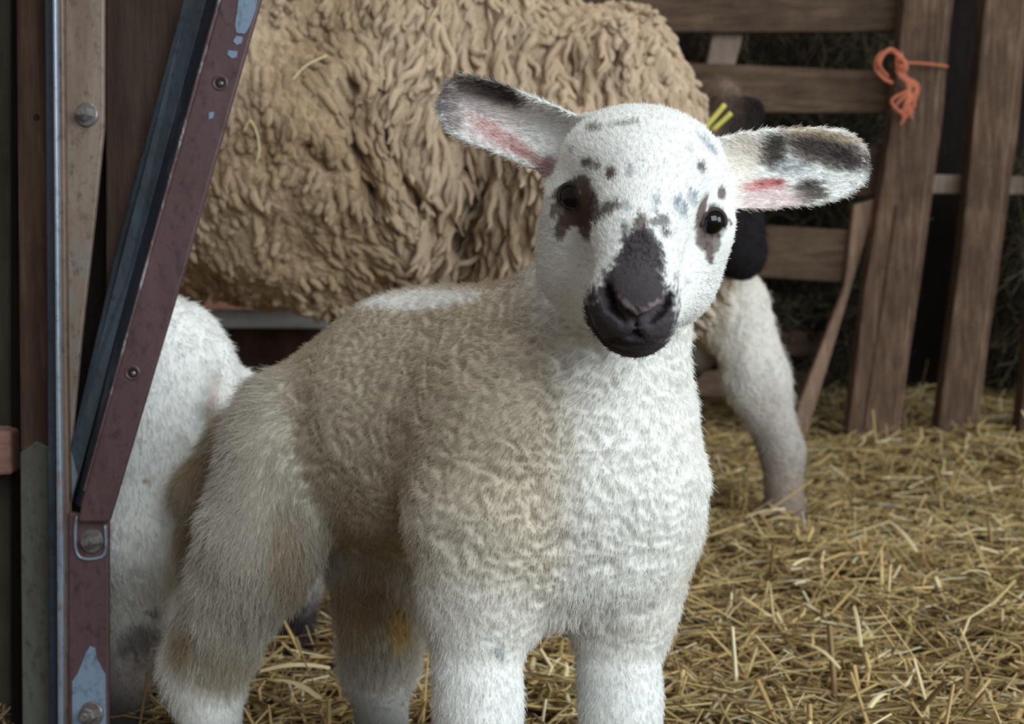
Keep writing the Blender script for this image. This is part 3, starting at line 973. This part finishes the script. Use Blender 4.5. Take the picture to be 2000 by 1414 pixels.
    paint(V, col, bv, [
        # blaze and muzzle
        (1253, 500, 40, 48, 0, MUZ, 1), (1250, 470, 30, 26, 0, MUZ, .95), (1242, 545, 64, 40, 0, MUZ, 1), (1236, 600, 100, 58, 0, MUZ, 1), (1236, 640, 106, 54, 0, MUZ, 1), (1236, 678, 90, 34, 0, MUZ, 1),
        (1236, 676, 76, 34, 0, MUZ, 1), (1252, 428, 10, 13, 0, BR, .9), (1276, 428, 7, 8, 0, MUZ, .8), (1296, 424, 11, 11, 0, MUZ, .8),
        (1301, 449, 10, 7, 20, MUZ, .85), (1222, 438, 8, 7, 0, MUZ, .7), (1268, 446, 8, 7, 0, MUZ, .7), (1205, 500, 9, 7, 0, MUZ, .7),
        (1200, 540, 18, 12, -20, MUZ, .8), (1320, 545, 10, 9, 0, OL, .5),
        # left eye patch
        (1136, 402, 24, 24, 0, BR, .95), (1150, 392, 13, 42, -14, BR, .9), (1134, 352, 13, 15, -30, OL, .95), (1102, 428, 12, 28, 16, BR, .9), (1146, 434, 13, 26, -8, BR, .9),
        (1086, 404, 9, 14, 30, BR, .85), (1100, 368, 24, 10, -24, OL, .85), (1120, 420, 26, 14, 0, BR, .9),
        # right eye patch
        (1370, 405, 8, 28, 14, BR, .9), (1410, 372, 9, 11, 0, BR, .9), (1376, 455, 14, 24, 0, BR, .9), (1386, 488, 7, 19, -10, BR, .9), (1398, 468, 8, 16, 10, BR, .8), (1392, 402, 8, 9, 0, BR, .7),
        (1415, 420, 16, 5, 30, BR, .9),
        # freckles on the forehead
        (1147, 313, 12, 8, 25, OL, .95), (1166, 320, 6, 5, 0, OL, .9), (1193, 333, 10, 10, 0, BR, .95), (1230, 328, 6, 11, 0, PG, .7), (1186, 405, 9, 15, 25, OL, .9),
        (1205, 397, 8, 7, 0, BR, .8), (1160, 244, 13, 8, 20, OL, .7), (1216, 236, 27, 4, -3, OL, .6), (1370, 321, 9, 9, 0, DK, .85), (1382, 276, 24, 7, 45, PG, .8),
        (1346, 284, 8, 5, 0, PG, .6), (1330, 400, 13, 20, -15, PG, .8), (1282, 385, 9, 8, 0, PG, .7), (1224, 398, 8, 8, 0, PG, .6), (1280, 405, 6, 6, 0, PG, .7), (1115, 287, 6, 5, 0, PG, .6),
        (1352, 382, 10, 14, -20, PG, .7), (1338, 552, 3, 12, 0, PG, .6),
        # left ear
        (955, 170, 74, 15, 20, OL, .95), (975, 172, 40, 9, 20, DK, .8), (882, 205, 16, 42, -20, np.array(lin(110, 104, 112)), .9), (905, 180, 30, 9, 10, DK, .5), (940, 205, 36, 10, 20, PG, .35),
        (990, 268, 66, 13, 36, PINK, .85, 2), (1020, 285, 40, 8, 38, np.array(lin(170, 104, 100)), .7, 2), (1066, 322, 16, 24, 20, np.array(lin(150, 104, 100)), .8, 2),
        (960, 240, 90, 40, 36, np.array(lin(236, 218, 216)), .5, 1.5),
        # right ear
        (1502, 290, 24, 26, 10, OL, .95), (1500, 290, 16, 20, 10, DK, .5), (1612, 288, 80, 24, 13, np.array(lin(112, 100, 92)), .9), (1600, 256, 80, 8, 6, np.array(lin(214, 198, 178)), .8, 3), (1440, 300, 40, 40, 0, np.array(lin(244, 236, 226)), .6, 1.5), (1600, 282, 50, 14, 10, DK, .5), (1650, 308, 34, 15, 25, DK, .5), (1576, 366, 30, 19, -22, OL, .9), (1570, 360, 18, 10, -20, DK, .5),
        (1490, 356, 40, 10, -8, PINK, .95, 2), (1500, 350, 24, 6, -8, np.array(lin(190, 110, 112)), .8, 2), (1500, 385, 60, 22, -4, np.array(lin(240, 220, 220)), .7, 2), (1540, 320, 30, 14, 0, PG, .5, 2),
        # soiling
        (700, 1165, 66, 50, -15, TN, .6, 1.5), (780, 1215, 26, 50, 0, YL, .8, 2), (690, 1210, 36, 60, 10, np.array(lin(196, 176, 150)), .6, 1.5), (385, 930, 20, 34, 0, TN, .4, 1.5), (400, 892, 14, 6, 0, np.array(lin(170, 96, 74)), .6),
        (376, 1050, 18, 60, 0, np.array(lin(150, 128, 104)), .7, 2), (360, 1250, 24, 50, 15, np.array(lin(168, 146, 118)), .8, 2), (975, 1275, 8, 16, -10, PG, .7), (440, 1300, 60, 60, 0, np.array(lin(196, 184, 166)), .7, 1.5),
        (560, 1100, 30, 110, 0, np.array(lin(178, 156, 132)), .6, 1.5),
        # overhead light along the back, painted white into the coat
        (820, 585, 120, 22, -2, WHITE, .9, 2),
        # nostril skin: darkness of the slits and pale highlights painted in
        (1195, 582, 8, 26, -22, np.array(lin(20, 16, 20)), .95, 4), (1208, 614, 22, 7, 42, np.array(lin(20, 16, 20)), .95, 4),
        (1304, 588, 7, 20, 18, np.array(lin(20, 16, 20)), .95, 4), (1287, 616, 22, 6, -40, np.array(lin(20, 16, 20)), .95, 4), (1243, 632, 3, 34, 4, np.array(lin(24, 20, 24)), .9, 4),
        (1224, 594, 28, 4, 42, np.array(lin(150, 132, 136)), .55, 3), (1273, 597, 28, 4, -30, np.array(lin(168, 148, 148)), .6, 3), (1236, 668, 60, 8, 0, np.array(lin(30, 26, 30)), .6, 2),
    ], 0.45, 6)
    # eyes sit in the skull: centre found on the surface along the line of sight
    eyes = []
    for px, py in eye_px:
        r = ray(px, py); hit = bv.ray_cast(Vector(CAM), Vector(r / np.linalg.norm(r)))
        p = np.array(hit[0]); d = np.linalg.norm(V - p, axis=1)
        n = N[d < 0.012].mean(0); n = n / np.linalg.norm(n)
        n = n + np.array((0, -0.6, 0.0)); n /= np.linalg.norm(n)
        eyes.append((p - n * 0.0052, n, p))
        k = np.clip((0.0105 + 0.002 * noise(V * 400) - d) / 0.003, 0, 1) * 0.9
        col = col * (1 - k)[:, None] + np.array(lin(58, 46, 44)) * k[:, None]
        ln = ln * np.clip((d - 0.0075) / 0.02, 0.0, 1)
    mz = np.linalg.norm(V - Q(1240, 608, 0.765), axis=1)
    ln = ln * np.clip((mz - 0.006) / 0.02, 0.35, 1)
    col = col * (1 + 0.22 * np.clip(1.2 - mz / 0.03, 0, 1) * fbm(V * 300, 2))[:, None]
    me = mesh_from('lamb', V, Qd, col)
    o = link('lamb', me, None, M_skin)
    tag(o, 'white lamb with black nose and eye patches, standing in front facing the camera', 'lamb')
    for c, n, p in eyes:
        bm = bmesh.new(); bmesh.ops.create_uvsphere(bm, u_segments=32, v_segments=20, radius=0.0082)
        for v in bm.verts: v.co = Vector(v.co) + Vector(c)
        for f in bm.faces: f.smooth = True
        em = bpy.data.meshes.new('eye'); bm.to_mesh(em); bm.free()
        link('eye', em, o, M_eye)
        x = np.cross(n, (0, 0, 1.0)); x /= np.linalg.norm(x); y = np.cross(x, n)
        arc = [c + n * 0.0050 + (x * math.cos(t) + y * math.sin(t)) * 0.0071 for t in np.linspace(-0.35, 3.5, 20)]
        link('eyelid', tube_mesh('eyelid', arc, [0.0006] + [0.0013] * 18 + [0.0006], 8), o, M_lid)
    # comb: away from the nose over the head, out along the ears, down and back over the trunk
    up = np.array((0.02, 0.5, 0.86))
    pulls = [(Q(1245, 520, 0.78), (0, .3, 1.0), 0.05), (Q(1255, 300, 0.84), (0, .5, 1.0), 0.05), (Q(1110, 480, 0.86), (-.5, .8, .1), 0.035), (Q(1385, 480, 0.86), (.5, .8, .1), 0.035),
             (Q(960, 230, .9), (-0.9, 0, .35), 0.045), (Q(1560, 320, .9), (1.0, 0, 0), 0.05),
             (Q(900, 620, .97), (-.7, .6, -.3), 0.09), (Q(600, 760, 1.05), (-.7, .4, -.7), 0.09), (Q(450, 1100, 1.05), (-.15, 0, -1.2), 0.1), (Q(740, 1250, 1.1), (.1, 0, -1.2), 0.08)]
    comb = comb_field(V, N, pulls)
    wt = np.where((N @ np.array((0.1, -0.95, 0.1))) > -0.35, 1.0, 0.35)
    hd = np.clip(1 - curl / 0.3, 0, 1)
    facew = wt * np.where((V[:, 2] > 0.335) & (V[:, 1] < 0.93), 2.4, 1.0)
    f = grow_fur('fleece', V, Qd, col, ln, comb, 270000, 0.00021, lift=0.26, jitter=0.24, clump=0.22, per_clump=12, curl=0.06, curl_n=1.5, weight=facew, seed=5, mat=M_fur, parent=o)
    return o
build_lamb()

# ------------------------------------------------------------------ the second lamb, seen from behind, at the left
def build_lamb_behind():
    B = Body((-0.42, 1.13, -0.01), (0.0, 1.72, 0.42), 0.0036)
    c = dict(col=WHITE, len=0.0075)
    l = dict(col=np.array(lin(232, 230, 226)), len=0.010)
    B.ell(Q(290, 800, 1.26), (0.058, 0.075, 0.088), None, 0.03, **c)
    B.ell(Q(335, 705, 1.28), (0.040, 0.06, 0.042), None, 0.04, **c)
    B.cone(Q(310, 790, 1.30), Q(480, 870, 1.45), 0.064, 0.058, 0.03, **c)
    # tail
    B.cone(Q(418, 690, 1.25), Q(430, 790, 1.225), 0.0150, 0.016, 0.004, **c)
    B.cone(Q(430, 790, 1.225), Q(430, 890, 1.225), 0.016, 0.010, 0.004, **c)
    # hind legs
    for (t, s_, h, dx) in ((Q(290, 900, 1.25), Q(275, 1040, 1.22), Q(268, 1235, 1.25), 0), (Q(150, 900, 1.27), Q(120, 1040, 1.24), Q(110, 1235, 1.28), 0)):
        B.cone(t, s_, 0.056, 0.04, 0.03, **c)
        B.cone(s_, h, 0.038, 0.021, 0.02, **l)
        B.cone(h, (h[0] - 0.004, h[1] - 0.02, 0.03), 0.020, 0.0165, 0.012, **dict(l, col=np.array(lin(206, 194, 190))))
        B.cone((h[0] - 0.004, h[1] - 0.022, 0.03), (h[0] - 0.004, h[1] - 0.032, 0.004), 0.018, 0.021, 0.008, col=HOOF, len=0.002)
    # front legs and head reaching under the ewe
    D2 = np.array(lin(74, 66, 70))
    B.cone(Q(560, 930, 1.44), Q(588, 1130, 1.42), 0.03, 0.016, 0.02, **l)
    B.cone(Q(590, 1130, 1.42), Q(576, 1300, 1.40), 0.0155, 0.014, 0.012, col=D2, len=0.010)
    B.cone(Q(640, 930, 1.52), Q(720, 1250, 1.5), 0.03, 0.014, 0.02, **l)
    B.cone(Q(520, 850, 1.47), Q(720, 860, 1.56), 0.045, 0.036, 0.03, **c)
    B.cone(Q(720, 860, 1.56), Q(830, 850, 1.62), 0.036, 0.02, 0.02, **c)
    V, Qd = B.mesh(1)
    col, ln = B.attrs(V, (('col', WHITE), ('len', 0.01)))
    ln = ln[:, 0]; N = vnormals(V, Qd)
    V = V + N * (0.0026 * fbm(V * 42, 3))[:, None]
    N = vnormals(V, Qd)
    bv = bvh_of(V, Qd)
    DG = np.array(lin(112, 104, 104))
    paint(V, col, bv, [(268, 1250, 46, 30, -30, DG, .85, 2), (300, 1195, 14, 12, 0, DG, .7), (285, 937, 8, 5, -30, np.array(lin(150, 110, 84)), .8), (262, 860, 20, 5, 0, np.array(lin(205, 200, 192)), .4),
                       (414, 800, 12, 70, 4, np.array(lin(214, 200, 190)), .7, 2), (290, 1290, 34, 22, -20, np.array(lin(130, 112, 100)), .5, 2)], 0.5)
    me = mesh_from('lamb', V, Qd, col)
    o = link('lamb', me, None, M_skin)
    tag(o, 'white-rumped lamb at the left seen from behind, half hidden by the steel brace', 'lamb')
    comb = comb_field(V, N, [(Q(300, 700, 1.2), (0, -.3, -1), 0.1), (Q(290, 1150, 1.2), (.3, -.2, -1), 0.1)])
    wt = np.where((N @ np.array((0.2, -0.9, 0.2))) > -0.35, 1.0, 0.25)
    grow_fur('fleece', V, Qd, col, ln, comb, 80000, 0.00030, lift=0.28, jitter=0.4, clump=0.25, per_clump=12, weight=wt, seed=8, mat=M_fur, parent=o)
build_lamb_behind()

# ------------------------------------------------------------------ the ewe
def build_ewe():
    B = Body((-0.66, 1.60, -0.01), (0.46, 2.36, 0.90), 0.0036)
    w = dict(col=TAN, len=0.0055, wool=1.0)
    k = dict(col=BLACK, len=0.006, wool=0.0)
    g = dict(col=np.array(lin(190, 186, 184)), len=0.008, wool=0.0)
    B.ell(Q(640, 185, 2.02), (0.345, 0.27, 0.283), None, 0.05, **w)
    B.ell(Q(1180, 255, 1.96), (0.121, 0.16, 0.158), None, 0.008, **w)
    B.ell(Q(1080, 360, 1.98), (0.13, 0.20, 0.17), None, 0.03, **w)
    # near foreleg
    a, b_, c_, h = Q(1438, 600, 2.06), Q(1478, 745, 2.06), Q(1528, 880, 2.06), Q(1532, 990, 2.06)
    B.ell(Q(1370, 560, 2.14), (0.05, 0.06, 0.06), None, 0.03, **dict(w, col=np.array(lin(226, 218, 204))))
    B.cone(a, b_, 0.040, 0.043, 0.03, **dict(g, col=np.array(lin(236, 232, 226)), wool=.2))
    B.cone(b_, c_, 0.040, 0.029, 0.02, **g)
    B.cone(c_, h, 0.028, 0.026, 0.015, **dict(g, col=np.array(lin(160, 146, 134))))
    B.cone(h, h + np.array((0.0, -0.015, -0.028)), 0.026, 0.030, 0.01, col=np.array(lin(120, 104, 94)), len=0.002, wool=0.0)
    # far foreleg, lifted and bent
    B.cone(Q(1375, 560, 2.14), Q(1364, 690, 2.12), 0.034, 0.022, 0.02, **g)
    B.cone(Q(1364, 690, 2.12), Q(1345, 725, 2.2), 0.020, 0.016, 0.012, **dict(g, col=np.array(lin(84, 74, 70))))
    # hind legs
    for x, y in ((330, 2.06), (300, 2.16)):
        p = Q(x, 560, y)
        B.cone(p, (p[0] - 0.02, y, 0.17), 0.05, 0.028, 0.03, **dict(g, col=TAN2))
        B.cone((p[0] - 0.02, y, 0.17), (p[0], y, 0.03), 0.026, 0.022, 0.02, **g)
        B.cone((p[0], y, 0.03), (p[0], y - 0.015, 0.004), 0.024, 0.028, 0.01, col=HOOF, len=0.002, wool=0.0)
    # neck and brisket joining head and forelegs to the body
    B.cone(Q(1240, 360, 2.02), Q(1378, 290, 2.08), 0.105, 0.042, 0.04, **w)
    B.cone(Q(1230, 440, 2.03), Q(1392, 585, 2.08), 0.110, 0.050, 0.05, **dict(w, col=np.array(lin(222, 206, 186))))
    B.ell(Q(1422, 320, 2.09), (0.038, 0.075, 0.070), None, 0.02, **k)
    # head, lowered behind the lamb's ear
    B.ell(Q(1408, 205, 2.08), (0.030, 0.06, 0.034), None, 0.02, **dict(k, col=np.array(lin(124, 106, 92)), len=0.012))
    B.cone(Q(1425, 270, 2.06), Q(1448, 470, 1.97), 0.040, 0.031, 0.02, **k)
    B.ell(Q(1446, 500, 1.96), (0.033, 0.034, 0.031), None, 0.012, **k)
    B.ear(Q(1400, 238, 2.03), Q(1494, 214, 2.015), (-.25, -1, .1), 0.024, 0.005, 0.4, 3.0, 0.008, **k)
    V, Qd = B.mesh(1)
    col, ln, wool = B.attrs(V, (('col', TAN), ('len', 0.016), ('wool', 0.0)), 0.01)
    ln, wool = ln[:, 0], wool[:, 0]
    N = vnormals(V, Qd)
    bv = bvh_of(V, Qd)
    # locks hanging down the fleece: warped ridges, long in the hanging direction
    wv = np.stack([noise(V * 11), noise(V * 11 + 31), noise(V * 9 + 77)], 1)
    q = V * np.array((74, 22, 13)) + wv * np.array((1.7, 1.1, 0.9))
    ridge = np.minimum(np.abs(noise(q)) * 2.8, 1) ** 0.5
    q2 = V * np.array((130, 55, 42)) + wv * 2.6
    ridge2 = np.minimum(np.abs(noise(q2)) * 2.6, 1) ** 0.7
    front = np.clip((V[:, 0] + 0.26) / 0.22, 0.25, 1)
    # deep partings of the fleece
    folds = [([(905, 215), (925, 300), (930, 380), (905, 470), (895, 560)], 0.034, 0.013), ([(1005, 330), (1030, 400), (1052, 480)], 0.03, 0.012),
             ([(960, 300), (985, 400), (960, 500)], 0.018, 0.008), ([(860, 200), (880, 290), (860, 380), (850, 470)], 0.018, 0.008),
             ([(1010, 40), (990, 100), (960, 150)], 0.026, 0.012), ([(1030, 90), (1050, 160), (1060, 200)], 0.016, 0.007), ([(1110, 110), (1130, 200)], 0.016, 0.009),
             ([(1200, 110), (1215, 200)], 0.012, 0.007), ([(1290, 130), (1300, 210)], 0.014, 0.009), ([(700, 280), (720, 360), (740, 430)], 0.018, 0.008), ([(760, 170), (755, 260), (790, 340), (830, 420)], 0.015, 0.008),
             ([(690, 160), (680, 230)], 0.013, 0.008), ([(1240, 130), (1250, 190)], 0.010, 0.006), ([(1160, 60), (1170, 150), (1180, 200)], 0.010, 0.006), ([(820, 60), (800, 150)], 0.012, 0.007), ([(600, 290), (640, 330)], 0.012, 0.007)]
    depth = np.zeros(len(V))
    for pts, amp, wd in folds:
        P3 = []
        for x, y in np.array(spline([(x, y, 0) for x, y in pts], 24))[:, :2]:
            r = ray(x, y); hit = bv.ray_cast(Vector(CAM), Vector(r / np.linalg.norm(r)))
            if hit[0] is not None: P3.append(np.array(hit[0]))
        if not P3: continue
        P3 = np.array(P3)
        near = np.where(np.linalg.norm(V - P3.mean(0), axis=1) < 0.22)[0]
        d2 = ((V[near][:, None, :] - P3[None]) ** 2).sum(2).min(1)
        g_ = np.exp(-d2 / wd ** 2) * (0.75 + 0.5 * noise(V[near] * 40))
        depth[near] = np.maximum(depth[near], 1.9 * amp * g_)
    disp = wool * (0.0120 * (ridge - 0.7) * front * (1 - 0.7 * np.clip(depth / 0.02, 0, 1)) + 0.0040 * (ridge2 - 0.6) + 0.016 * fbm(V * 9 + 4, 2))
    V = V + N * (disp - depth * wool)[:, None]
    N = vnormals(V, Qd)
    # patches of dried dirt towards the rump
    kk = (np.clip(fbm(V * 7 + 12, 3) * 1.6 + np.clip((-0.12 - V[:, 0]) / 0.3, -0.6, 0.5), 0, 1) * wool * 0.7)[:, None]
    col = col * (1 - kk) + np.array(lin(164, 136, 104)) * kk
    paint(V, col, bv, [(1510, 800, 26, 60, -10, np.array(lin(196, 186, 178)), .6, 2), (1500, 880, 30, 50, 0, np.array(lin(150, 140, 134)), .5, 2)], 0.5)
    me = mesh_from('ewe', V, Qd, col)
    o = link('ewe', me, None, M_wool)
    tag(o, 'big tan woolly ewe with a black head, standing side-on behind the front lamb', 'sheep')
    comb = comb_field(V, N, [])
    comb = comb + np.stack([noise(V * 14), noise(V * 14 + 5), 0 * V[:, 0]], 1) * 0.35
    wt = np.where((N @ np.array((0.2, -0.95, 0.15))) > -0.3, 1.0, 0.2)
    grow_fur('fleece', V, Qd, col * 1.04, ln, comb, 110000, 0.00028, lift=0.30, jitter=0.6, clump=0.35, per_clump=14, curl=0.25, curl_n=1.5, weight=wt, seed=11, mat=M_fur, parent=o)
    fr = np.clip((V[:, 0] + 0.24) / 0.2, 0, 1)
    lw = np.where(wool > 0.8, wt, 0.0) * (0.55 + 0.45 * fr)
    top = np.clip((N[:, 2] - 0.35) / 0.4, 0, 1)
    right = np.clip((V[:, 0] - 0.15) / 0.06, 0, 1)
    ll = (0.020 + 0.032 * fr) * (1 - 0.45 * top) * (1 - 0.55 * right)
    comb2 = comb_field(V, N, []) * 1.0 + np.stack([noise(V * 8 + 2), 0.4 * noise(V * 8 + 9), noise(V * 16 + 3) * (1 - fr) * 1.2], 1) * 0.22
    grow_fur('wool_locks', V, Qd, np.clip(col * 1.12, 0, 1), ll, comb2, 9000, 0.0044, lift=0.07, jitter=0.22, clump=0.40, per_clump=7, curl=0.085, curl_n=1.6, weight=lw, K=9, seed=21, mat=M_lock, vary=0.07, parent=o, locks=True)
    # yellow ear tag in two strips
    for pts in ([(1376, 250), (1396, 228), (1416, 204)], [(1392, 254), (1412, 236), (1428, 221)]):
        p = [Q(x, y, 1.90) for x, y in pts]
        t = link('ear_tag', tube_mesh('ear_tag', spline(p, 10), [0.0032] * 10), o, M_tag)
        t['label'] = 'yellow ear tag'
build_ewe()

# a few pale wisps of straw caught in the ewe's fleece
def wisps():
    ewe = bpy.data.objects['ewe']
    me = ewe.data
    bv = BVHTree.FromPolygons([v.co for v in me.vertices], [p.vertices[:] for p in me.polygons])
    for pts, lab in (([(478, 262), (492, 238), (506, 268), (509, 300), (502, 322)], 'thin pale bent straw caught in the fleece beside the steel brace'),
                     ([(573, 160), (600, 132), (640, 112)], 'long thin pale straw lying across the upper fleece of the ewe'),
                     ([(892, 488), (896, 512), (891, 540)], 'short greenish straw stuck in the deep parting of the fleece'),
                     ([(836, 56), (846, 34), (858, 14)], 'thin pale straw on the ewe above the lamb with the dark ear tip')):
        P = []
        for x, y in pts:
            r = ray(x, y); h = bv.ray_cast(Vector(CAM), Vector(r / np.linalg.norm(r)))
            if h[0] is not None: P.append(np.array(h[0]) + np.array((0, -0.010, 0.001)))
        if len(P) < 2: continue
        m = tube_mesh('straw_wisp', spline(P, 16), 0.0011, 6)
        a = m.attributes.new('coat', 'FLOAT_COLOR', 'POINT')
        a.data.foreach_set('color', np.tile(np.array((*lin(222, 206, 162), 1), np.float32), len(m.vertices)))
        tag(link('straw_wisp', m, None, M_straw), lab, 'straw', 'wisps of straw in the fleece')
wisps()
